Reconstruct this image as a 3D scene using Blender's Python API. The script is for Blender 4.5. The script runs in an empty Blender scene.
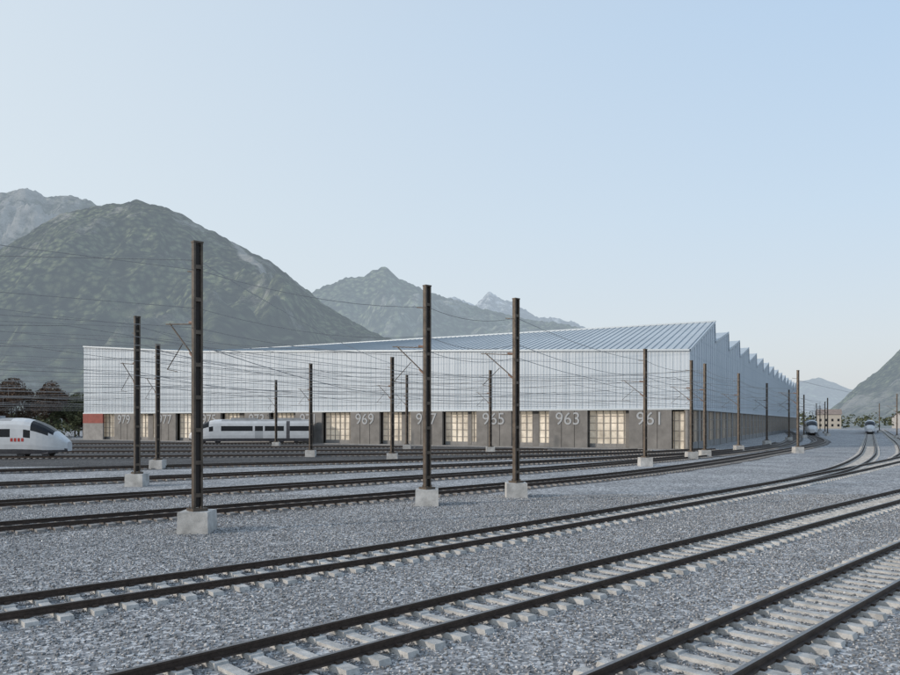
import bpy, math, random
import numpy as np
from mathutils import Vector, noise, Matrix
random.seed(7); rng=np.random.default_rng(7)
sc=bpy.context.scene
sc.view_settings.view_transform='Standard'; sc.view_settings.look='None'; sc.view_settings.exposure=0

# ---------------------------------------------------------------- materials
def mat(name, col, rough=.8, metal=0.0, var=0.0, vscale=2.0, bump=0.0, bscale=20.0, emit=None, es=0.0, spec=.4):
    m=bpy.data.materials.new(name); m.use_nodes=True; nt=m.node_tree; b=nt.nodes['Principled BSDF']
    b.inputs['Base Color'].default_value=(*col,1); b.inputs['Roughness'].default_value=rough
    b.inputs['Metallic'].default_value=metal; b.inputs['Specular IOR Level'].default_value=spec
    if var>0 or bump>0:
        tc=nt.nodes.new('ShaderNodeTexCoord')
    if var>0:
        n=nt.nodes.new('ShaderNodeTexNoise'); n.inputs['Scale'].default_value=vscale; n.inputs['Detail'].default_value=6
        n.inputs['Roughness'].default_value=.65
        nt.links.new(tc.outputs['Object'],n.inputs['Vector'])
        r=nt.nodes.new('ShaderNodeValToRGB')
        r.color_ramp.elements[0].position=.3; r.color_ramp.elements[1].position=.7
        r.color_ramp.elements[0].color=(*[c*(1-var) for c in col],1)
        r.color_ramp.elements[1].color=(*[min(1,c*(1+var)) for c in col],1)
        nt.links.new(n.outputs['Fac'],r.inputs['Fac']); nt.links.new(r.outputs['Color'],b.inputs['Base Color'])
    if bump>0:
        n2=nt.nodes.new('ShaderNodeTexNoise'); n2.inputs['Scale'].default_value=bscale; n2.inputs['Detail'].default_value=5
        nt.links.new(tc.outputs['Object'],n2.inputs['Vector'])
        bp=nt.nodes.new('ShaderNodeBump'); bp.inputs['Strength'].default_value=bump; bp.inputs['Distance'].default_value=.05
        nt.links.new(n2.outputs['Fac'],bp.inputs['Height']); nt.links.new(bp.outputs['Normal'],b.inputs['Normal'])
    if emit:
        b.inputs['Emission Color'].default_value=(*emit,1); b.inputs['Emission Strength'].default_value=es
    return m

def gravel_mat(name, dark, light, white=.6):
    m=bpy.data.materials.new(name); m.use_nodes=True; nt=m.node_tree; b=nt.nodes['Principled BSDF']
    b.inputs['Roughness'].default_value=.95; b.inputs['Specular IOR Level'].default_value=.2
    tc=nt.nodes.new('ShaderNodeTexCoord')
    v=nt.nodes.new('ShaderNodeTexVoronoi'); v.inputs['Scale'].default_value=13; v.inputs['Randomness'].default_value=1
    nt.links.new(tc.outputs['Object'],v.inputs['Vector'])
    bw=nt.nodes.new('ShaderNodeSeparateColor'); nt.links.new(v.outputs['Color'],bw.inputs['Color'])
    n=nt.nodes.new('ShaderNodeTexNoise'); n.inputs['Scale'].default_value=2.2; n.inputs['Detail'].default_value=9; n.inputs['Roughness'].default_value=.85
    nt.links.new(tc.outputs['Object'],n.inputs['Vector'])
    mx=nt.nodes.new('ShaderNodeMix'); mx.inputs[0].default_value=.6
    nt.links.new(bw.outputs[0],mx.inputs[2]); nt.links.new(n.outputs['Fac'],mx.inputs[3])
    r=nt.nodes.new('ShaderNodeValToRGB'); e=r.color_ramp.elements
    e[0].position=.24; e[0].color=(*dark,1); e[1].position=.53; e[1].color=(*light,1)
    e2=e.new(.70); e2.color=(white*.98,white*.99,white,1)
    nt.links.new(mx.outputs[0],r.inputs['Fac'])
    n3=nt.nodes.new('ShaderNodeTexNoise'); n3.inputs['Scale'].default_value=.2; n3.inputs['Detail'].default_value=8; n3.inputs['Roughness'].default_value=.7
    nt.links.new(tc.outputs['Object'],n3.inputs['Vector'])
    mr=nt.nodes.new('ShaderNodeMapRange'); mr.inputs[1].default_value=.3; mr.inputs[2].default_value=.7; mr.inputs[3].default_value=.68; mr.inputs[4].default_value=1.3
    nt.links.new(n3.outputs['Fac'],mr.inputs[0])
    mul=nt.nodes.new('ShaderNodeVectorMath'); mul.operation='SCALE'
    nt.links.new(r.outputs['Color'],mul.inputs[0]); nt.links.new(mr.outputs[0],mul.inputs['Scale'])
    nt.links.new(mul.outputs[0],b.inputs['Base Color'])
    bp=nt.nodes.new('ShaderNodeBump'); bp.inputs['Strength'].default_value=.9; bp.inputs['Distance'].default_value=.05
    nt.links.new(mx.outputs[0],bp.inputs['Height']); nt.links.new(bp.outputs['Normal'],b.inputs['Normal'])
    return m

M_ground=gravel_mat('gravel_light',(.12,.123,.127),(.30,.305,.315),.66)
M_ballast=gravel_mat('ballast_dark',(.045,.042,.040),(.13,.12,.115),.26)
M_yard=gravel_mat('yard_dark',(.035,.035,.036),(.09,.088,.088),.18)
M_rail=mat('rail_rust',(.060,.044,.036),.6,.3,.35,8)
M_railtop=mat('rail_top',(.20,.19,.19),.35,.8,.2,5)
M_conc=mat('sleeper_concrete',(.46,.455,.44),.85,0,.35,3,.4,40)
M_concd=mat('sleeper_dark',(.15,.135,.125),.9,0,.4,2)
M_block=mat('footing_concrete',(.46,.455,.44),.85,0,.35,1.6,.4,25)
M_mast=mat('mast_steel',(.105,.085,.068),.5,.4,.45,2.5)
M_mast2=mat('mast_web',(.035,.03,.028),.7,.2)
M_insul=mat('insulator',(.2,.12,.09),.3)
M_wire=mat('wire_metal',(.36,.37,.38),.5,.3)
M_glassd=mat('dark_glass',(.012,.014,.018),.25,0,spec=.3)
M_white=mat('train_white',(.60,.62,.64),.35,0,.10,1)
M_skirt=mat('train_skirt',(.09,.09,.10),.6,0,.3,2)
M_red=mat('train_red',(.42,.05,.04),.45)
M_door=mat('train_door',(.40,.42,.44),.4)
M_roofeq=mat('train_roof',(.33,.34,.35),.6,0,.2,2)
M_lamp=mat('train_lamp',(.8,.75,.6),.3,emit=(1,.85,.6),es=1.0)
M_endc=mat('sleeper_end',(.27,.26,.25),.9,0,.3,2)

class MB:
    def __init__(s): s.v=[]; s.f=[]; s.m=[]
    def add(s,vs,fs,mi=0):
        o=len(s.v); s.v+= [tuple(v) for v in vs]; s.f+=[tuple(i+o for i in f) for f in fs]; s.m+=[mi]*len(fs)
    def box(s,c,size,mi=0,rz=0.0,taper=1.0):
        a,b,h=size[0]/2,size[1]/2,size[2]/2; cs,sn=math.cos(rz),math.sin(rz); vs=[]
        for z,k in ((-h,1),(h,taper)):
            for x,y in ((-a,-b),(a,-b),(a,b),(-a,b)):
                x*=k;y*=k
                vs.append((c[0]+x*cs-y*sn,c[1]+x*sn+y*cs,c[2]+z))
        s.add(vs,[(3,2,1,0),(4,5,6,7),(0,1,5,4),(1,2,6,5),(2,3,7,6),(3,0,4,7)],mi)
    def tube(s,p0,p1,r,mi=0,n=5,r1=None):
        p0=Vector(p0);p1=Vector(p1);d=(p1-p0)
        if d.length<1e-6: return
        d.normalize(); u=d.orthogonal().normalized(); w=d.cross(u); r1=r if r1 is None else r1; vs=[]
        for p,rr in((p0,r),(p1,r1)):
            for i in range(n):
                t=2*math.pi*i/n; vs.append(p+u*math.cos(t)*rr+w*math.sin(t)*rr)
        fs=[(i,(i+1)%n,n+(i+1)%n,n+i) for i in range(n)]+[tuple(range(n-1,-1,-1)),tuple(range(n,2*n))]
        s.add(vs,fs,mi)
    def build(s,name,mats,parent=None,smooth=False):
        me=bpy.data.meshes.new(name); me.from_pydata(s.v,[],s.f)
        for m in mats: me.materials.append(m)
        me.polygons.foreach_set('material_index',s.m)
        if smooth: me.polygons.foreach_set('use_smooth',[True]*len(s.f))
        me.update(); ob=bpy.data.objects.new(name,me); sc.collection.objects.link(ob)
        if parent: ob.parent=parent
        return ob

# ---------------------------------------------------------------- ground
g=MB(); g.add([(-9000,-300,0),(9000,-300,0),(9000,9000,0),(-9000,9000,0)],[(0,1,2,3)])
g.build('ground',[M_ground])
y=MB(); y.add([(-200,54,.004),(-30,65,.004),(2,80,.004),(22,97,.004),(24,104,.004),(-85,162,.004),(-200,162,.004)],[(0,1,2,3,4,5,6)])
y.build('yard_surface',[M_yard])

# ---------------------------------------------------------------- tracks
def path(pts,step):
    P=[Vector((p[0],p[1])) for p in pts]
    P=[P[0]*2-P[1]]+P+[P[-1]*2-P[-2]]
    out=[]
    for i in range(1,len(P)-2):
        a,b,c,d=P[i-1:i+3]
        n=max(8,int((c-b).length/.4))
        for k in range(n):
            t=k/n
            out.append(.5*((2*b)+(-a+c)*t+(2*a-5*b+4*c-d)*t*t+(-a+3*b-3*c+d)*t**3))
    out.append(P[-2])
    res=[out[0]];acc=0
    for i in range(1,len(out)):
        seg=out[i]-out[i-1];L=seg.length
        while L>0 and acc+L>=step:
            r=step-acc; p=out[i]-seg.normalized()*(L-r); res.append(p); L-=r; acc=0
        acc+=L
    return res
def tang(ps,i):
    a=ps[max(0,i-1)];b=ps[min(len(ps)-1,i+1)]; return (b-a).normalized()

def track(pts,near=False,z0=0.0,bed=True,idx=0):
    mb=MB(); ps=path(pts,.63 if near else .6)
    for i,p in enumerate(ps):
        t=tang(ps,i); n=Vector((-t.y,t.x)); rz=math.atan2(n.y,n.x)+random.uniform(-.02,.02)
        dz=random.uniform(-.014,.006)
        if near:
            for sg in(-1,1):
                c=p+n*sg*.86; mb.box((c.x,c.y,z0+.033+dz),(.80,.27,.13),2,rz,.9)
                for k in(-1,1):
                    c2=p+n*(sg*.753+k*.11); mb.box((c2.x,c2.y,z0+.12),(.07,.12,.045),0,rz)
            mb.box((p.x,p.y,z0+.012+dz),(1.0,.19,.10),2,rz)
        else:
            mb.box((p.x,p.y,z0+.03),(2.4,.24,.10),3,rz)
            for sg in(-1,1):
                c=p+n*sg*1.12; mb.box((c.x,c.y,z0+.036),(.36,.26,.11),4,rz)
    rs=path(pts,1.2)
    prof=[(-.075,.095),(.075,.095),(.07,.115),(.014,.13),(.014,.205),(.038,.215),(.036,.25),(-.036,.25),(-.038,.215),(-.014,.205),(-.014,.13),(-.07,.115)]
    K=len(prof)
    for sg in(-1,1):
        vs=[]
        for i,p in enumerate(rs):
            t=tang(rs,i); n=Vector((-t.y,t.x))
            for (a,h) in prof:
                q=p+n*(sg*.753+a); vs.append((q.x,q.y,z0+h))
        o=len(mb.v); mb.v+=vs
        for i in range(len(rs)-1):
            for k in range(K):
                k2=(k+1)%K
                mb.f.append((o+i*K+k,o+i*K+k2,o+(i+1)*K+k2,o+(i+1)*K+k)); mb.m.append(1 if k==6 else 0)
    mb.build('railway_track',[M_rail,M_railtop,M_conc,M_concd,M_endc])
    if bed:
        b=MB(); z=.008+.004*idx
        vs=[]
        for i,p in enumerate(rs):
            t=tang(rs,i); n=Vector((-t.y,t.x))
            w1=1.7+.35*noise.noise(Vector((p.x*.5,p.y*.5,idx))); w2=1.7+.35*noise.noise(Vector((p.x*.5,p.y*.5,idx+40)))
            q=p+n*w1; r=p-n*w2; vs+=[(q.x,q.y,z),(r.x,r.y,z)]
        b.add(vs,[(2*i,2*i+1,2*i+3,2*i+2) for i in range(len(rs)-1)]); b.build('ballast_bed',[M_ballast])

def sc_(T,k): return [(a*k,b*k) for a,b in T]
TA=sc_([(-40,-13),(-9.41,15.68),(0,24.5),(22,48.5),(46.8,78),(72,110),(112,165),(170,250)],.955)
TB=sc_([(-18,-2.5),(-4.05,11.54),(24.2,40.3),(70,87),(140,158)],.945)
TC=sc_([(-12,-4),(12.5,21.1),(60,69.5),(120,131)],.935)
C1=[(-50,-4),(-16,26.7),(0,40.9),(15.1,56.8),(35,84.8),(67.1,136),(99,205),(150,310)]
E1=[(-60,0),(-20.5,34.2),(-6.5,46.3),(9.5,61.5),(27.5,82.4),(45,107),(61.5,136),(92,200),(135,300)]
F1=[(-70,14),(-26.8,44.7),(-10.5,56.5),(6,68),(20,80),(33,93),(48,114),(60,136)]
G1=[(-90,29),(-45,51),(-25,62),(-5,72),(10,81),(24,91),(36,103)]
H1=[(-130,72),(-60,77.8),(-40,79.5),(-18,83),(0,87.5),(15,93),(26,100)]
I1=[(-140,88),(-60,92),(-25,95),(0,98.5),(14,101)]
K1=[(-140,103),(-60,107),(-25,110),(-5,111)]
J1=[(-150,120),(-90,124),(-44.4,128),(-24.5,130.6)]
L1=[(21.0,46.3),(31.5,60.2),(43,78),(57,102),(98,175),(126,225),(190,339)]
L2=[(44.7,74.5),(57,93.5),(80,133),(108,183),(140,240),(200,347)]
track(TA,True,bed=False); track(TB,True,bed=False); track(TC,True,bed=False)
track(L1,True,z0=.003,bed=False); track(L2,True,z0=.005,bed=False)
for i,(T) in enumerate([C1,E1,F1,G1,H1,I1,K1,J1]):
    track(T,False,z0=.004+.004*i,idx=i)

# loose ballast stones in the foreground (one mesh)
N=150000
yy=np.sqrt(rng.uniform(9.0**2,40**2,N)); xx=rng.uniform(-.66,.66,N)*yy
r=rng.uniform(.011,.034,N)+ (rng.random(N)<.09)*.016
octv=np.array([(1,0,0),(-1,0,0),(0,1,0),(0,-1,0),(0,0,1),(0,0,-1)],float)
octf=np.array([(0,2,4),(2,1,4),(1,3,4),(3,0,4),(2,0,5),(1,2,5),(3,1,5),(0,3,5)])
V=octv[None]*rng.uniform(.6,1.25,(N,6,1)); V=V*r[:,None,None]
V+=rng.normal(0,.25,(N,6,3))*r[:,None,None]
ang=rng.uniform(0,6.28,N); c,s=np.cos(ang)[:,None],np.sin(ang)[:,None]
VX=V[:,:,0]*c-V[:,:,1]*s; VY=V[:,:,0]*s+V[:,:,1]*c
V=np.stack([VX+xx[:,None],VY+yy[:,None],V[:,:,2]*.75+rng.uniform(0,.020,N)[:,None]],-1).reshape(-1,3)
F=(octf[None]+(np.arange(N)*6)[:,None,None]).reshape(-1,3)
me=bpy.data.meshes.new('gravel_stones'); me.vertices.add(len(V)); me.vertices.foreach_set('co',V.ravel())
me.loops.add(F.size); me.loops.foreach_set('vertex_index',F.ravel().astype(np.int32))
me.polygons.add(len(F)); me.polygons.foreach_set('loop_start',np.arange(0,F.size,3,dtype=np.int32)); me.update(calc_edges=True)
ms=bpy.data.materials.new('stone'); ms.use_nodes=True; nt=ms.node_tree; b=nt.nodes['Principled BSDF']; b.inputs['Roughness'].default_value=.9
gi=nt.nodes.new('ShaderNodeNewGeometry'); rp=nt.nodes.new('ShaderNodeValToRGB'); e=rp.color_ramp.elements
e[0].color=(.12,.122,.125,1); e[1].color=(.62,.62,.62,1); e[1].position=1; k=e.new(.65); k.color=(.31,.313,.32,1)
nt.links.new(gi.outputs['Random Per Island'],rp.inputs['Fac']); nt.links.new(rp.outputs['Color'],b.inputs['Base Color'])
me.materials.append(ms); sc.collection.objects.link(bpy.data.objects.new('gravel_stones',me))

# ---------------------------------------------------------------- masts
MASTS=[(-8.93,26.5),(-1.07,35.0),(3.41,38.7),(-18.9,45.3),(-24.0,61.6),(17.1,65.7),(-15.3,82.4),(-26.6,114.7),(-5.7,74),(-5.9,102.6),(5.0,92.9),
 (25.1,78),(28.0,82.4),(38.1,99),(43.1,92.9),(52.6,124.5),(67.8,150),(101.7,202),(102.5,172),(-42,-8),(-62,14),(-90,50),(84,178),(120,240),(128,262),(148,300),(150,262),(-75,100)]
def mast(x,y,H=10.2,arm=True,ext=2.4):
    m=MB(); rz=math.radians(42)
    m.box((x,y,.36),(1.08,1.08,.78),1,rz-.72,.97)
    m.box((x,y,.80),(.55,.55,.10),0,rz)
    for a in(-1,1):
        for b_ in(-1,1): m.tube((x+a*.2,y+b_*.2,.84),(x+a*.2,y+b_*.2,.93),.022,0,6)
    cs,sn=math.cos(rz),math.sin(rz)
    for sg in(-1,1):
        cx,cy=x+cs*.13*sg,y+sn*.13*sg
        m.box((cx,cy,.85+(H-.85)/2),(.075,.20,H-.85),0,rz)
    m.box((x,y,.85+(H-.85)/2),(.17,.05,H-.9),2,rz)
    z=1.3
    while z<H:
        m.box((x,y,z),(.20,.206,.14),0,rz); z+=1.15
    m.box((x,y,H+.03),(.36,.24,.06),0,rz)
    if arm:
        d=Vector((-.72,.69,0)); p=Vector((x,y,0))
        a=p+Vector((0,0,7.35)); a2=p+Vector((0,0,6.1)); e1=p+d*ext+Vector((0,0,7.55)); e2=p+d*(ext-.1)+Vector((0,0,5.85))
        m.tube(p+d*.15+Vector((0,0,7.4)),p+d*.55+Vector((0,0,7.45)),.055,3,6)
        m.tube(p+d*.15+Vector((0,0,6.1)),p+d*.5+Vector((0,0,6.35)),.055,3,6)
        m.tube(a+d*.1,e1,.024,0); m.tube(a2+d*.1,e1-d*.3,.03,0)
        m.tube(p+d*1.1+Vector((0,0,6.72)),e2,.018,0); m.tube(e2,e2-d*.8+Vector((0,0,-.12)),.014,0)
        m.tube(p+d*.1+Vector((0,0,9.2)),p+d*.7+Vector((0,0,9.3)),.025,0)
    m.build('catenary_mast',[M_mast,M_block,M_mast2,M_insul])
for i,(x,y) in enumerate(MASTS): mast(x,y)

# ---------------------------------------------------------------- wires
w=MB()
def span(p0,p1,sag,r,n=10):
    p0=Vector(p0);p1=Vector(p1); pr=p0
    for k in range(1,n+1):
        t=k/n; q=p0.lerp(p1,t); q.z-=4*sag*t*(1-t); w.tube(pr,q,r,0,3); pr=q
def catenary(T,pitch,off):
    ps=path(T,1.0); idx=list(range(off,len(ps),pitch))
    for a,b_ in zip(idx[:-1],idx[1:]):
        A,B=ps[a],ps[b_]
        rr=.010+ .00013*min(A.length,120)
        A3=Vector((A.x,A.y,7.5));B3=Vector((B.x,B.y,7.5))
        span(A3,B3,1.0,rr); span((A.x,A.y,5.75),(B.x,B.y,5.75),.05,rr,2)
        for k in range(1,8):
            t=k/8; q=A3.lerp(B3,t); w.tube((q.x,q.y,7.5-4*t*(1-t)),(q.x,q.y,5.73),.006,0,3)
catenary(C1,46,2); catenary(E1,44,8); catenary(F1,48,5); catenary(G1,40,3); catenary(H1,45,10); catenary(I1,40,0); catenary(K1,45,6); catenary(J1,40,0)
def chain(pts,zs):
    for a,b_ in zip(pts[:-1],pts[1:]):
        for z in zs: 
            rr=.010+.00013*min(b_[1],110)
            span((a[0],a[1],z),(b_[0],b_[1],z),.35+.1*(z%1),rr,8)
P=MASTS
chain([P[19],P[0],P[1],P[2],P[5],P[11],P[13],P[15],P[16]],[9.25,7.9,7.2])
chain([P[20],P[3],P[8],P[10],P[12],P[13]],[9.6,9.0,8.2,6.6])
chain([P[21],P[4],P[6],P[9],P[10]],[9.7,9.1,8.4,6.8])
chain([P[27],P[7],P[9],P[11]],[9.2,8.4,7.7,6.5])
chain([P[20],P[4],P[8]],[8.8,7.0]); chain([P[19],P[3],P[6]],[9.7,8.6,6.9]); chain([P[21],P[3],P[5]],[9.0,7.7]); chain([P[4],P[5],P[14]],[8.0])
chain([P[20],P[0],P[8]],[9.6,6.6]); chain([P[21],P[27]],[9,8]); chain([P[27],P[6],P[12]],[9.4,7.3])
chain([P[6],P[12]],[8.4,7.0]); chain([P[14],P[16],P[17]],[9.2,7.5]); chain([P[14],P[18]],[9.0]); chain([P[13],P[15],P[22],P[23],P[24],P[25]],[8.6,9.4])
w.build('overhead_wires',[M_wire])

# ---------------------------------------------------------------- depot building
B=bpy.data.objects.new('train_depot_building',None); sc.collection.objects.link(B)
B.location=(32.8,102.6,0); B.rotation_euler=(0,0,math.radians(-27.84))
LX=126.3; LY=252; ZB=5.75
def clad_mat(name,axis,c0,c1):
    m=bpy.data.materials.new(name); m.use_nodes=True; nt=m.node_tree; b=nt.nodes['Principled BSDF']
    b.inputs['Roughness'].default_value=.35; b.inputs['Specular IOR Level'].default_value=.5
    tc=nt.nodes.new('ShaderNodeTexCoord'); sp=nt.nodes.new('ShaderNodeSeparateXYZ'); nt.links.new(tc.outputs['Object'],sp.inputs[0])
    src=sp.outputs[axis]
    def M(op,a,bv):
        q=nt.nodes.new('ShaderNodeMath'); q.operation=op; nt.links.new(a,q.inputs[0])
        if bv is not None:
            if isinstance(bv,float): q.inputs[1].default_value=bv
            else: nt.links.new(bv,q.inputs[1])
        return q.outputs[0]
    cell=M('FLOOR',src,None); wn=nt.nodes.new('ShaderNodeTexWhiteNoise'); wn.noise_dimensions='1D'; nt.links.new(cell,wn.inputs['W'])
    fine=M('ABSOLUTE',M('SINE',M('MULTIPLY',src,math.pi*2.0),None),None)
    fr=M('FRACT',M('DIVIDE',src,6.0),None); col=M('LESS_THAN',fr,.08)
    fz=M('FRACT',M('DIVIDE',sp.outputs[2],2.6),None); hz=M('LESS_THAN',fz,.10)
    big=nt.nodes.new('ShaderNodeTexNoise'); big.inputs['Scale'].default_value=.12; big.inputs['Detail'].default_value=4; nt.links.new(tc.outputs['Object'],big.inputs['Vector'])
    f1=M('MULTIPLY',wn.outputs['Value'],.30); f2=M('MULTIPLY',fine,.25); f=M('ADD',f1,f2)
    f=M('ADD',f,M('MULTIPLY',col,.40)); f=M('ADD',f,M('MULTIPLY',hz,.30)); f=M('ADD',f,M('MULTIPLY',M('SUBTRACT',big.outputs['Fac'],.5),.9))
    mx=nt.nodes.new('ShaderNodeMix'); mx.data_type='RGBA'; nt.links.new(f,mx.inputs[0])
    mx.inputs[6].default_value=(*c0,1); mx.inputs[7].default_value=(*c1,1)
    nt.links.new(mx.outputs[2],b.inputs['Base Color'])
    bp=nt.nodes.new('ShaderNodeBump'); bp.inputs['Strength'].default_value=.35; bp.inputs['Distance'].default_value=.05
    nt.links.new(fine,bp.inputs['Height']); nt.links.new(bp.outputs['Normal'],b.inputs['Normal'])
    return m
M_cladF=clad_mat('translucent_cladding',0,(.54,.60,.66),(.36,.425,.49))
M_cladS=clad_mat('translucent_cladding_side',1,(.60,.66,.72),(.40,.47,.54))
M_roof=mat('metal_roof',(.47,.52,.555),.5,.1,.10,.15)
M_rib=mat('metal_trim',(.50,.555,.60),.45,.2)
M_seam=mat('roof_seam',(.34,.385,.42),.45,.3)
M_glaz=mat('skylight',(.42,.48,.54),.15,0)
M_panel=mat('door_panel',(.185,.178,.170),.7,0,.25,.6)
M_panel2=mat('plinth_panel',(.25,.245,.24),.8,0,.2,.8)
M_int=mat('interior_lit',(.62,.57,.49),.8,0,.55,.5,emit=(1,.84,.62),es=.14)
M_frame=mat('window_frame',(.30,.28,.26),.6)
M_dark=mat('interior_dark',(.05,.048,.045),.9)
M_num=mat('numeral',(.38,.40,.42),.7)
M_redp=mat('red_panel',(.25,.07,.058),.7,0,.2,1)
def eave(x):
    if x>-94.7: return 13.7+(17.6-13.7)*(-x/94.7)
    return 17.6+(20.05-17.6)*((-x-94.7)/31.6)
m=MB(); xs=list(np.linspace(-LX,0,64))
vs=[];n=len(xs)
for x in xs: vs+=[(x,0,ZB),(x,0,eave(x))]
m.add(vs,[(2*i,2*i+2,2*i+3,2*i+1) for i in range(n-1)],0)
x=-LX+1
while x<-.3:
    m.box((x,-.02,(ZB+eave(x))/2),(.05,.05,eave(x)-ZB-.05),1); x+=1.0
m.box((-LX/2,-.07,ZB-.1),(LX+.2,.2,.24),1)
for a,b_ in ((0,-94.7),(-94.7,-LX)):
    za,zb=eave(a),eave(b_); m.add([(a,-.25,za-.15),(a,-.25,za+.12),(b_,-.25,zb+.12),(b_,-.25,zb-.15),(a,.1,za-.15),(a,.1,za+.12),(b_,.1,zb+.12),(b_,.1,zb-.15)],[(0,1,2,3),(1,5,6,2),(4,0,3,7)],1)
m.build('front_cladding',[M_cladF,M_rib],B)
yv=22; prof=[(22,20.1),(22.6,17.0)]
while yv+16<LY:
    yv+=16; prof+=[(yv,20.1),(yv+.6,17.0)]
prof.append((LY,18.5))
m=MB(); vs=[]
for x in xs: vs+=[(x,0,eave(x)+.06),(x,22,20.12)]
m.add(vs,[(2*i,2*i+2,2*i+3,2*i+1) for i in range(n-1)],0)
for (a,b_) in zip(prof[:-1],prof[1:]):
    gl=(b_[0]-a[0])<1
    m.add([(-LX,a[0],a[1]),(0,a[0],a[1]),(0,b_[0],b_[1]),(-LX,b_[0],b_[1])],[(0,1,2,3)],2 if gl else 0)
x=-LX+1
while x<0:
    za=eave(x)+.06; 
    m.add([(x-.04,0,za+.1),(x+.04,0,za+.1),(x+.04,22,20.22),(x-.04,22,20.22),(x-.04,0,za),(x+.04,0,za),(x+.04,22,20.12),(x-.04,22,20.12)],[(0,1,2,3),(0,3,7,4),(1,5,6,2)],1); x+=1.0
m.box((-LX/2,22,20.2),(LX+.3,.5,.25),3)
m.build('sawtooth_roof',[M_roof,M_seam,M_glaz,M_rib],B)
for X,nm,o in ((0,'side_cladding',1),(-LX,'rear_side_cladding',-1)):
    m=MB(); top=[(0,eave(X))]+prof
    for a,b_ in zip(top[:-1],top[1:]):
        m.add([(X,a[0],ZB),(X,b_[0],ZB),(X,b_[0],b_[1]),(X,a[0],a[1])],[(0,1,2,3)],0)
        m.add([(X+o*.12,a[0],a[1]-.28),(X+o*.12,a[0],a[1]+.12),(X+o*.12,b_[0],b_[1]+.12),(X+o*.12,b_[0],b_[1]-.28),(X-o*.05,a[0],a[1]+.12),(X-o*.05,b_[0],b_[1]+.12)],[(0,1,2,3),(1,4,5,2)],1)
    q=1.5
    while q<LY-1:
        for a,b_ in zip(top[:-1],top[1:]):
            if a[0]<=q<b_[0] and b_[0]-a[0]>1:
                zt=a[1]+(b_[1]-a[1])*(q-a[0])/(b_[0]-a[0]); m.box((X+o*.03,q,(ZB+zt)/2),(.08,.08,zt-ZB-.3),1)
        q+=2.0
    m.box((X+o*.03,LY/2,ZB-.1),(.2,LY+.2,.24),1)
    if o==1:
        q=0
        while q<LY-1:
            m.box((X-.15,q+.6,ZB/2-.1),(.3,1.2,ZB-.2),2)
            m.box((X-.2,q+4.2,.5),(.2,6,1.0),2)
            m.box((X-.9,q+4.2,ZB/2+.3),(.1,6,ZB-1.2),3)
            for k in range(1,5): m.box((X-.1,q+1.2+k*1.2,ZB/2+.4),(.12,.1,ZB-1.3),4)
            for zz in(2.6,4.2): m.box((X-.12,q+4.2,zz),(.08,6,.09),4)
            q+=7.2
    else: m.box((X+.2,LY/2,ZB/2-.1),(.3,LY,ZB-.2),2)
    m.build(nm,[M_cladS,M_rib,M_panel2,M_int,M_frame],B)
m=MB(); m.box((-LX/2,LY,9),(LX-.2,.3,18),0); m.build('rear_wall',[M_cladF],B)
m=MB(); m.box((-LX/2,3.2,ZB/2),(LX-1,.2,ZB-.3),5)
m.box((-.3,.2,ZB/2-.12),(.6,.4,ZB-.24),1)
x=-2.4; num=961; nums=[]
m.box((-1.5,1.0,2.7),(1.8,.1,5.2),2)
for k in range(3): m.box((-.9-k*.65,.85,2.7),(.08,.1,5.2),3)
for zz in(1.2,2.6,4.0): m.box((-1.5,.86,zz),(1.8,.06,.08),3)
while x-12>-LX-1:
    m.box((x-2.95,.05,ZB/2-.12),(5.9,.5,ZB-.24),0)
    for q in (1.95,3.95): m.box((x-q,-.215,ZB/2-.12),(.05,.04,ZB-.3),4)
    nums.append((x-2.95,num)); num+=2
    a=x-5.9; wd=6.1; cx=a-wd/2
    if cx-wd/2<-LX+1: wd=(a+LX-1); cx=a-wd/2
    wide=random.random()
    m.box((cx,1.1,ZB/2-.1),(wd,.08,ZB-.4),2)
    m.box((cx,.95,.35),(wd,.12,.7),1)
    nb=6
    for k in range(nb+1): m.box((cx-wd/2+wd*k/nb,.95,ZB/2),(.09,.12,ZB-.4),3)
    for zz in(1.5,2.6,3.7,4.7): m.box((cx,.97,zz),(wd,.06,.08),3)
    m.box((cx+wd*.5-.15-random.random()*wd*.5,.9,ZB/2),(.5+wide,.1,ZB-.4),0)
    x-=12
m.box((-LX+3.2,-.05,ZB-1.2),(6.4,.36,2.0),6)
m.box((-LX+3.2,-.04,(ZB-2.2)/2),(6.4,.34,ZB-2.2),1)
m.box((-LX/2,-.3,.05),(LX,1.6,.14),1)
m.build('ground_storey',[M_panel,M_panel2,M_int,M_frame,M_dark,M_dark,M_redp],B)
for (x,nn) in nums:
    cu=bpy.data.curves.new('numeral','FONT'); cu.body=str(nn); cu.size=2.6; cu.align_x='CENTER'; cu.extrude=.02
    o=bpy.data.objects.new('track_number',cu); sc.collection.objects.link(o); o.parent=B
    o.location=(x,-.26,3.45); o.rotation_euler=(math.pi/2,0,0); cu.materials.append(M_num)

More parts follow.
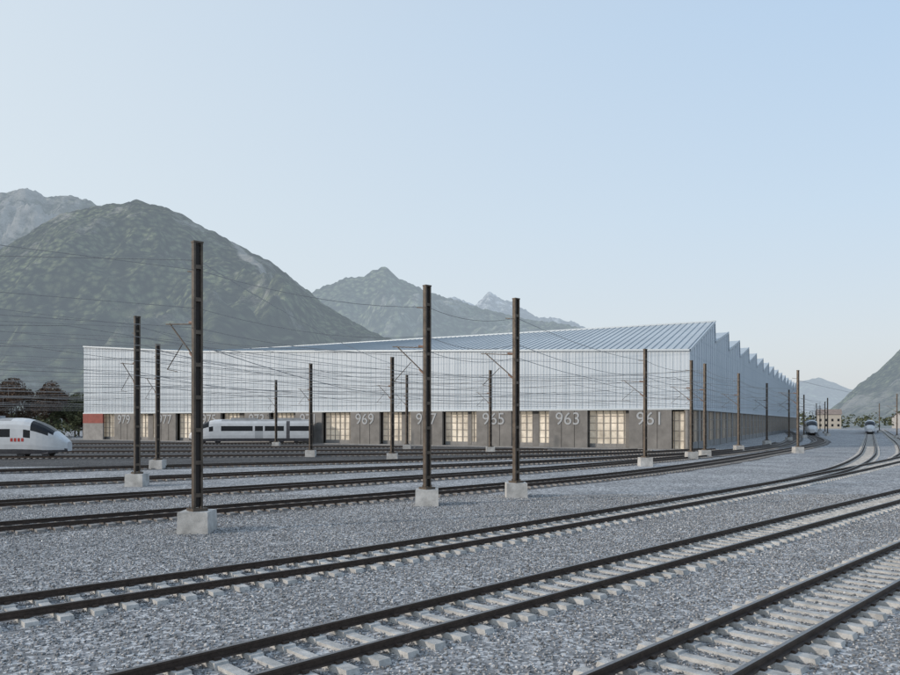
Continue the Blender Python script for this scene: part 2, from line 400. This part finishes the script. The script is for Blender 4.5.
# ---------------------------------------------------------------- trains
def train(nose,head,L,name='passenger_train',style=0):
    E=bpy.data.objects.new(name,None); sc.collection.objects.link(E)
    E.location=(nose[0],nose[1],.28); E.rotation_euler=(0,0,math.atan2(head[1],head[0]))
    half=[(1.15,.25),(1.36,.75),(1.43,1.25),(1.44,2.0),(1.42,2.85),(1.36,3.3),(1.16,3.68),(.7,3.93),(0,4.0)]
    st=[0,.08,.25,.5,.85,1.25,1.7,2.2,2.8,3.4,4.1,4.8,5.4]
    d=5.4; kinds=['nose']*12
    while d<L-1:
        for seg,k in ((.35,'p'),(1.5,'w'),(.2,'p'),(1.5,'w'),(.2,'p'),(1.5,'w'),(.35,'q'),(1.35,'d'),(.3,'q'),(1.5,'w'),(.2,'p'),(1.5,'w'),(.4,'q'),(.6,'g')):
            d+=seg; st.append(d); kinds.append(k)
            if d>L: break
    m=MB(); ring=[]
    K=2*len(half)-1
    for s in st:
        T=4.0-2.5*max(0,1-s/4.9)**2.0; wf=.42+.58*math.sin(math.pi/2*min(s/3.6,1))**.7; zb=.25+.25*max(0,1-s/2.0)
        row=[]
        for (yv,z) in half: row.append((-s, yv*wf, zb+(z-.25)*(T-zb)/3.75))
        row+=[(a,-b_,c_) for (a,b_,c_) in reversed(row[:-1])]
        ring.append(row)
    m.v=[p for r_ in ring for p in r_]
    for i in range(len(st)-1):
        kd=kinds[i] if i<len(kinds) else 'p'
        for k in range(K-1):
            j=k if k<len(half)-1 else K-2-k
            mi=0
            if j==0: mi=2
            if kd in 'wp' and j==3: mi=1
            if kd=='d' and j in(1,2,3): mi=1 if j==3 else 3
            if kd=='g': mi=2
            if j>=6 and kd!='nose': mi=4
            if kd=='nose':
                if 1.2<=st[i]<3.3 and j>=5: mi=1
                if 1.7<=st[i]<3.3 and j==4: mi=1
                if 3.3<=st[i]<4.1 and j==3: mi=1
                if st[i]<.2 and j<2: mi=2
            m.f.append((i*K+k,(i+1)*K+k,(i+1)*K+k+1,i*K+k+1)); m.m.append(mi)
    m.f.append(tuple(range(K-1,-1,-1))); m.m.append(0)
    o=(len(st)-1)*K; m.f.append(tuple(range(o,o+K))); m.m.append(2)
    m.build('body',[M_white,M_glassd,M_skirt,M_door,M_roofeq],E)
    q=MB()
    for sg in(-1,1): q.box((-.75,sg*.72,1.2),(.25,.3,.14),1)
    dd=3.4
    while dd<L-2:
        for k in(-1.25,1.25):
            for sg in(-1,1): q.tube((-dd+k,sg*.68,.36),(-dd+k,sg*.80,.36),.42,0,14)
        q.box((-dd,0,.42),(3.3,2.2,.35),0); dd+=13.2
    dd=9
    while dd<L-3:
        q.box((-dd,0,4.05),(4.2,1.6,.36),2); dd+=7.5
    if style==1:
        for k in range(4): q.box((-4.15-k*.36,-1.437,1.72),(.24,.03,.36),3)
    q.tube((-14,0,4.1),(-12.9,0,4.7),.03,0);q.tube((-12.9,0,4.7),(-14,0,5.35),.03,0);q.box((-14,0,5.37),(.3,1.6,.05),0)
    q.build('running_gear',[M_skirt,M_lamp,M_roofeq,M_red],E)
train((-40.3,79.5),(.996,.085),75,style=1)
train((-44.4,128),(-.99,-.13),20.5)
train((99,205),(-.42,-.907),70)
train((126,225),(-.49,-.872),70)

# ---------------------------------------------------------------- mountains
def interp(T,a):
    for (p,q) in zip(T[:-1],T[1:]):
        if p[0]<=a<=q[0]:
            t=(a-p[0])/(q[0]-p[0]); return p[1]+(q[1]-p[1])*t
    return T[0][1] if a<T[0][0] else T[-1][1]
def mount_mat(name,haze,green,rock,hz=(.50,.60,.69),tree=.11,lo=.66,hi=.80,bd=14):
    m=bpy.data.materials.new(name); m.use_nodes=True; nt=m.node_tree; b=nt.nodes['Principled BSDF']; out=nt.nodes['Material Output']
    b.inputs['Roughness'].default_value=1; b.inputs['Specular IOR Level'].default_value=0
    tc=nt.nodes.new('ShaderNodeTexCoord')
    def N(scale,det,ro):
        n=nt.nodes.new('ShaderNodeTexNoise'); n.inputs['Scale'].default_value=scale; n.inputs['Detail'].default_value=det; n.inputs['Roughness'].default_value=ro
        nt.links.new(tc.outputs['Object'],n.inputs['Vector']); return n
    n=N(tree*.6,8,.85)
    vo=nt.nodes.new('ShaderNodeTexVoronoi'); vo.inputs['Scale'].default_value=tree; nt.links.new(tc.outputs['Object'],vo.inputs['Vector'])
    sv=nt.nodes.new('ShaderNodeMath'); sv.operation='MULTIPLY_ADD'; sv.inputs[1].default_value=-.5; nt.links.new(vo.outputs['Distance'],sv.inputs[0]); nt.links.new(n.outputs['Fac'],sv.inputs[2])
    r=nt.nodes.new('ShaderNodeValToRGB'); e=r.color_ramp.elements
    e[0].position=.12; e[0].color=(*[g_*.12 for g_ in green],1); e[1].position=.42; e[1].color=(green[0]*2.2,green[1]*2.1,green[2]*2.0,1)
    k=e.new(.27); k.color=(*[g_*.8 for g_ in green],1)
    nt.links.new(sv.outputs[0],r.inputs['Fac'])
    n4=N(.009,8,.65); mr4=nt.nodes.new('ShaderNodeMapRange'); mr4.inputs[1].default_value=.38; mr4.inputs[2].default_value=.62; mr4.inputs[3].default_value=.5; mr4.inputs[4].default_value=1.4
    nt.links.new(n4.outputs['Fac'],mr4.inputs[0]); mu=nt.nodes.new('ShaderNodeVectorMath'); mu.operation='SCALE'; nt.links.new(r.outputs['Color'],mu.inputs[0]); nt.links.new(mr4.outputs[0],mu.inputs['Scale'])
    n2=N(.018,14,.8)
    at=nt.nodes.new('ShaderNodeAttribute'); at.attribute_name='rock'
    ad=nt.nodes.new('ShaderNodeMath'); ad.operation='ADD'; nt.links.new(n2.outputs['Fac'],ad.inputs[0]); nt.links.new(at.outputs['Fac'],ad.inputs[1])
    mr=nt.nodes.new('ShaderNodeMapRange'); mr.inputs[1].default_value=lo; mr.inputs[2].default_value=hi; nt.links.new(ad.outputs[0],mr.inputs[0])
    rr=nt.nodes.new('ShaderNodeVectorMath'); rr.operation='SCALE'; rr.inputs[0].default_value=rock
    mr5=nt.nodes.new('ShaderNodeMapRange'); mr5.inputs[1].default_value=.3; mr5.inputs[2].default_value=.7; mr5.inputs[3].default_value=.5; mr5.inputs[4].default_value=1.4; nt.links.new(n.outputs['Fac'],mr5.inputs[0]); nt.links.new(mr5.outputs[0],rr.inputs['Scale'])
    mx=nt.nodes.new('ShaderNodeMix'); mx.data_type='RGBA'; nt.links.new(mr.outputs[0],mx.inputs[0]); nt.links.new(mu.outputs[0],mx.inputs[6]); nt.links.new(rr.outputs[0],mx.inputs[7])
    nt.links.new(mx.outputs[2],b.inputs['Base Color'])
    bp=nt.nodes.new('ShaderNodeBump'); bp.inputs['Strength'].default_value=.8; bp.inputs['Distance'].default_value=bd
    nt.links.new(sv.outputs[0],bp.inputs['Height']); nt.links.new(bp.outputs['Normal'],b.inputs['Normal'])
    em=nt.nodes.new('ShaderNodeEmission'); em.inputs[0].default_value=(*hz,1)  # aerial haze painted into the slope as a constant bluish glow
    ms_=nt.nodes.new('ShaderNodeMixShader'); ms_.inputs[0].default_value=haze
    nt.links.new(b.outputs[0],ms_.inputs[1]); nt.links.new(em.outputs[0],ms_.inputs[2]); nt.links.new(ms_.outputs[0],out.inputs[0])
    return m
def mountain(T,Yf,Yc,a0,a1,na,nt_,material,seed,amp=.22,fine=5.0,rockfn=None,freq=1/260.,pw=1.0,cr=.10):
    vs=[];rk=[]
    for i in range(na):
        a=a0+(a1-a0)*i/(na-1); e=interp(T,a)
        H=e*Yc+3.9
        for j in range(nt_):
            t=1.35*j/(nt_-1)
            Y=Yf+(Yc-Yf)*t; X=a*Y
            if t<=1: h=H*(t**pw)
            else: h=H*(1-(t-1)*1.6)
            v=Vector((X*freq,Y*freq*.6,seed))
            rd=1-abs(noise.noise(v))*2; rd+= .5*(1-abs(noise.noise(v*2.3))*2); rd+=.35*(1-abs(noise.noise(v*5.1))*2)+.25*noise.noise(v*11)
            env=min(1,max(0,t*2.5))*(max(0.0,1-t)*1.6+cr if t<=1 else cr)
            h+=H*amp*(rd-1.0)*env
            fz=noise.noise(Vector((X/14,Y/14,seed+5)))+.6*noise.noise(Vector((X/6,Y/6,seed+9)))
            h+=fine*fz*min(1,t*4)
            vs.append((X,Y,max(h,-2)))
            rk.append(rockfn(a,t,X,Y,rd) if rockfn else 0)
    fs=[(i*nt_+j,(i+1)*nt_+j,(i+1)*nt_+j+1,i*nt_+j+1) for i in range(na-1) for j in range(nt_-1)]
    me=bpy.data.meshes.new('mountain'); me.from_pydata(vs,[],fs); me.materials.append(material)
    at=me.attributes.new('rock','FLOAT','POINT'); at.data.foreach_set('value',rk)
    me.polygons.foreach_set('use_smooth',[True]*len(fs)); me.update()
    sc.collection.objects.link(bpy.data.objects.new('mountain',me))
GR=(.082,.098,.055)
T1=[(-1.3,.15),(-1.0,.18),(-.75,.2),(-.6,.229),(-.52,.276),(-.467,.289),(-.44,.291),(-.42,.297),(-.38,.287),(-.333,.262),(-.28,.235),(-.24,.213),(-.2,.182),(-.173,.160),(-.133,.135),(-.093,.115),(-.04,.095),(.03,.07),(.1,.045),(.2,.01)]
def rock1(a,t,X,Y,rd):
    wob=.008*noise.noise(Vector((t*9,0,3)))+.004*noise.noise(Vector((t*30,0,3)))
    c=-.288+(.99-t)*.21+wob; wdt=.004+.013*max(0,min(1,(1.02-t)*2.6))
    v=-.03+.06*max(0,t-.7)/.3
    if rd>1.2: v+=.07
    if .50<t<1.0:
        d=abs(a-c)/wdt
        v=max(v,.48-.24*d-.18*abs(noise.noise(Vector((X/18,Y/18,1)))))
    return v
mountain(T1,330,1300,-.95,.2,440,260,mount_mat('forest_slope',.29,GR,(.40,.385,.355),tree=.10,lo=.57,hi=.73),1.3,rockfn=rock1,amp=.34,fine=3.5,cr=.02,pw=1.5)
T0=[(-1.3,.26),(-.9,.28),(-.7,.295),(-.6,.304),(-.565,.311),(-.54,.298),(-.51,.302),(-.48,.296),(-.44,.27),(-.4,.24),(-.3,.18)]
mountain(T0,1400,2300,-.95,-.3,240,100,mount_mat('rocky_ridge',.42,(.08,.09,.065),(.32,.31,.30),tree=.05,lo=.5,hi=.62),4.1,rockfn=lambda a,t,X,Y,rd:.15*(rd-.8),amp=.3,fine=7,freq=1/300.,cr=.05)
T2=[(-.35,.10),(-.25,.14),(-.2,.16),(-.173,.180),(-.14,.193),(-.115,.197),(-.1,.206),(-.085,.210),(-.067,.193),(-.027,.173),(.027,.155),(.067,.146),(.107,.137),(.16,.129),(.22,.11),(.3,.08),(.4,.03)]
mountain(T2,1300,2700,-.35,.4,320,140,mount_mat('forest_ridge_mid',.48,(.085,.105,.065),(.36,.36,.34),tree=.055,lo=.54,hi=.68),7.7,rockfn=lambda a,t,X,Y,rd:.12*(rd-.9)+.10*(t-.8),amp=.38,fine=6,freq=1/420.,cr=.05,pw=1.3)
T3=[(-.1,.10),(-.05,.14),(-.013,.163),(.005,.167),(.013,.165),(.033,.155),(.053,.173),(.08,.162),(.12,.142),(.16,.137),(.19,.125),(.25,.1),(.35,.06),(.45,.02)]
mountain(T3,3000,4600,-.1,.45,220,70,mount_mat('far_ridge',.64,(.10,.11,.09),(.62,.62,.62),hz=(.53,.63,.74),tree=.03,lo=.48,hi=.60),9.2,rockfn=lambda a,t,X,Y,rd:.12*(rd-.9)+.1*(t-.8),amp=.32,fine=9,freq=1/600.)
T4=[(.25,.01),(.3,.02),(.4,.035),(.467,.054),(.493,.059),(.533,.043),(.58,.037),(.7,.03),(.9,.05)]
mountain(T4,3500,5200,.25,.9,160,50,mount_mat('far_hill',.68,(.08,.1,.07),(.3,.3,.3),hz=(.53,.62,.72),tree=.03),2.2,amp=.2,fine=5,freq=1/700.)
T5=[(.485,.0),(.52,.026),(.545,.05),(.56,.060),(.58,.078),(.6,.097),(.65,.13),(.7,.16),(.85,.22),(1.0,.25),(1.2,.2)]
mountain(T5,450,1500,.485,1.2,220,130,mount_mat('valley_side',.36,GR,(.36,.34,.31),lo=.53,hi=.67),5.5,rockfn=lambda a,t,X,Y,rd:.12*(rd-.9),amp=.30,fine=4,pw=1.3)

# ---------------------------------------------------------------- trees
def leafmat(name,c0,c1):
    m=bpy.data.materials.new(name); m.use_nodes=True; nt=m.node_tree; b=nt.nodes['Principled BSDF']; b.inputs['Roughness'].default_value=.9; b.inputs['Specular IOR Level'].default_value=.1
    gi=nt.nodes.new('ShaderNodeNewGeometry'); rp=nt.nodes.new('ShaderNodeValToRGB'); e=rp.color_ramp.elements
    e[0].color=(*c0,1); e[1].color=(*c1,1); nt.links.new(gi.outputs['Random Per Island'],rp.inputs['Fac']); nt.links.new(rp.outputs['Color'],b.inputs['Base Color']); return m
M_bark=mat('bark',(.07,.055,.045),.95,0,.3,3)
M_leafR=leafmat('leaf_brown',(.055,.036,.026),(.16,.11,.08)); M_leafG=leafmat('leaf_green',(.04,.048,.026),(.12,.125,.07))
def leaves(mb,c,R,n,size,mi):
    for _ in range(n):
        while True:
            d=Vector((random.uniform(-1,1),random.uniform(-1,1),random.uniform(-1,1)))
            if d.length<1 : break
        d=d.normalized()*(d.length**.45)
        p=Vector(c)+Vector((d.x*R[0],d.y*R[1],d.z*R[2])); s=size*random.uniform(.5,1.3)
        u=Vector((random.gauss(0,1),random.gauss(0,1),random.gauss(0,1))).normalized(); v=u.orthogonal().normalized()
        mb.add([p-u*s,p+v*s*.6,p+u*s,p-v*s*.6],[(0,1,2,3)],mi)
def tree(x,y,H,name,lm,nl=3800):
    m=MB(); p=Vector((x,y,0)); top=p+Vector((random.uniform(-.5,.5),0,H*.8)); m.tube(p,top,.22*H/12,0,8,.05)
    for k in range(18):
        f=random.uniform(.15,.85); s=p.lerp(top,f); an=random.uniform(0,6.28); L=H*.42*(1.15-f)*random.uniform(.6,1.3)
        e_=s+Vector((math.cos(an)*L,math.sin(an)*L,L*.6)); m.tube(s,e_,.07,0,5,.02)
        R=H*random.uniform(.09,.15)
        leaves(m,e_,(R,R,R*.85),nl//18,.24,1)
    leaves(m,top,(H*.15,H*.15,H*.17),nl//7,.24,1)
    m.build(name,[M_bark,lm])
for (x,y,H,l) in ((-118,184,16,M_leafR),(-111,190,15.5,M_leafR),(-105,182,15,M_leafR),(-100,188,14,M_leafR),(-124,190,16,M_leafG),(-94,188,11,M_leafG),(-114,178,12,M_leafR),(-108,176,10,M_leafR),(-97,196,12,M_leafG),(-104,196,15,M_leafR),(-90,184,7,M_leafG)):
    tree(x,y,H,'deciduous_tree',l)
m=MB()
for k in range(30):
    x=random.uniform(-130,-86); y=random.uniform(165,172); h=random.uniform(1.5,4)
    leaves(m,(x,y,h*.45),(h*.7,h*.7,h*.6),160,.22,0)
m.build('shrubs',[M_leafG])
m=MB()
for k in range(150):
    x=random.uniform(-290,-40); y=random.uniform(290,345); h=random.uniform(5,10)
    leaves(m,(x,y,h*.5),(h*.45,h*.45,h*.55),70,.9,0)
for k in range(200):
    x=random.uniform(200,560); y=random.uniform(430,560); h=random.uniform(5,10)
    leaves(m,(x,y,h*.5),(h*.5,h*.5,h*.55),60,1.0,0)
for k in range(120):
    x=random.uniform(300,900); y=random.uniform(650,900); h=random.uniform(8,15)
    leaves(m,(x,y,h*.5),(h*.6,h*.6,h*.55),40,1.6,0)
m.build('distant_trees',[M_leafG])

def house(x,y,w_,d_,h,rz,wall):
    E=bpy.data.objects.new('house',None); sc.collection.objects.link(E); E.location=(x,y,0); E.rotation_euler=(0,0,rz)
    m=MB(); m.box((0,0,h/2),(w_,d_,h),0); m.add([(-w_/2,-d_/2,h),(-w_/2,d_/2,h),(-w_/2,0,h+d_*.3)],[(0,1,2)],0); m.add([(w_/2,-d_/2,h),(w_/2,d_/2,h),(w_/2,0,h+d_*.3)],[(0,2,1)],0)
    m.build('walls',[wall],E)
    r_=MB(); o=.5
    for sg in(-1,1):
        r_.add([(-w_/2-o,sg*(d_/2+o),h-.2),(w_/2+o,sg*(d_/2+o),h-.2),(w_/2+o,0,h+d_*.3+.1),(-w_/2-o,0,h+d_*.3+.1)],[(0,1,2,3)],0)
    r_.build('roof',[M_hroof],E)
    q=MB()
    for k in range(int(w_//3)):
        for zz in np.arange(1.8,h-.8,2.9): q.box((-w_/2+1.6+k*3,-d_/2-.02,zz),(1.1,.08,1.4),0)
    q.build('windows',[M_glassd],E)
M_hroof=mat('roof_tiles',(.24,.20,.18),.9,0,.2,1); M_w1=mat('plaster_cream',(.40,.37,.32),.9); M_w2=mat('plaster_white',(.42,.41,.40),.9)
house(213,422,12,9,8,-.4,M_w1); house(262,430,12,9,6,.2,M_w2)

# ---------------------------------------------------------------- light & sky
el=math.radians(20); az=math.radians(-112)
sd=Vector((math.sin(az)*math.cos(el),math.cos(az)*math.cos(el),math.sin(el)))
S=bpy.data.lights.new('sun','SUN'); S.energy=2.2; S.angle=math.radians(1.5); S.color=(1,.90,.80)
so=bpy.data.objects.new('sun',S); sc.collection.objects.link(so); so.rotation_euler=sd.to_track_quat('Z','Y').to_euler()
W=bpy.data.worlds.new('World'); sc.world=W; W.use_nodes=True; nt=W.node_tree; nt.nodes.clear()
out=nt.nodes.new('ShaderNodeOutputWorld'); sky=nt.nodes.new('ShaderNodeTexSky'); sky.sky_type='NISHITA'; sky.sun_disc=False
sky.sun_elevation=el; sky.sun_rotation=az; sky.air_density=1.2; sky.dust_density=2.5
b1=nt.nodes.new('ShaderNodeBackground'); b1.inputs[1].default_value=.12; nt.links.new(sky.outputs[0],b1.inputs[0])
tc=nt.nodes.new('ShaderNodeTexCoord'); sp=nt.nodes.new('ShaderNodeSeparateXYZ'); nt.links.new(tc.outputs['Generated'],sp.inputs[0])
rp=nt.nodes.new('ShaderNodeValToRGB'); e=rp.color_ramp.elements
e[0].position=0; e[0].color=(.76,.79,.82,1); e[1].position=1; e[1].color=(.36,.52,.76,1)
for p_,c_ in ((.10,(.73,.80,.88)),(.25,(.65,.79,.94)),(.45,(.55,.73,.95))):
    q=e.new(p_); q.color=(*c_,1)
nt.links.new(sp.outputs[2],rp.inputs[0])
mrx=nt.nodes.new('ShaderNodeMapRange'); mrx.inputs[1].default_value=-.6; mrx.inputs[2].default_value=.5; mrx.inputs[3].default_value=.7; mrx.inputs[4].default_value=0
nt.links.new(sp.outputs[0],mrx.inputs[0])
mx=nt.nodes.new('ShaderNodeMix'); mx.data_type='RGBA'; nt.links.new(mrx.outputs[0],mx.inputs[0]); nt.links.new(rp.outputs[0],mx.inputs[6]); mx.inputs[7].default_value=(.90,.96,.98,1)
b2=nt.nodes.new('ShaderNodeBackground'); b2.inputs[1].default_value=1.0; nt.links.new(mx.outputs[2],b2.inputs[0])
mz=nt.nodes.new('ShaderNodeMixShader'); mz.inputs[0].default_value=.8
nt.links.new(b1.outputs[0],mz.inputs[1]); nt.links.new(b2.outputs[0],mz.inputs[2]); nt.links.new(mz.outputs[0],out.inputs[0])

cam=bpy.data.cameras.new('camera'); co=bpy.data.objects.new('camera',cam); sc.collection.objects.link(co)
co.location=(0,0,3.9); co.rotation_euler=(math.pi/2,0,0); cam.lens=30; cam.sensor_width=36; cam.shift_y=84/900; cam.clip_end=20000; cam.clip_start=.1
sc.camera=co
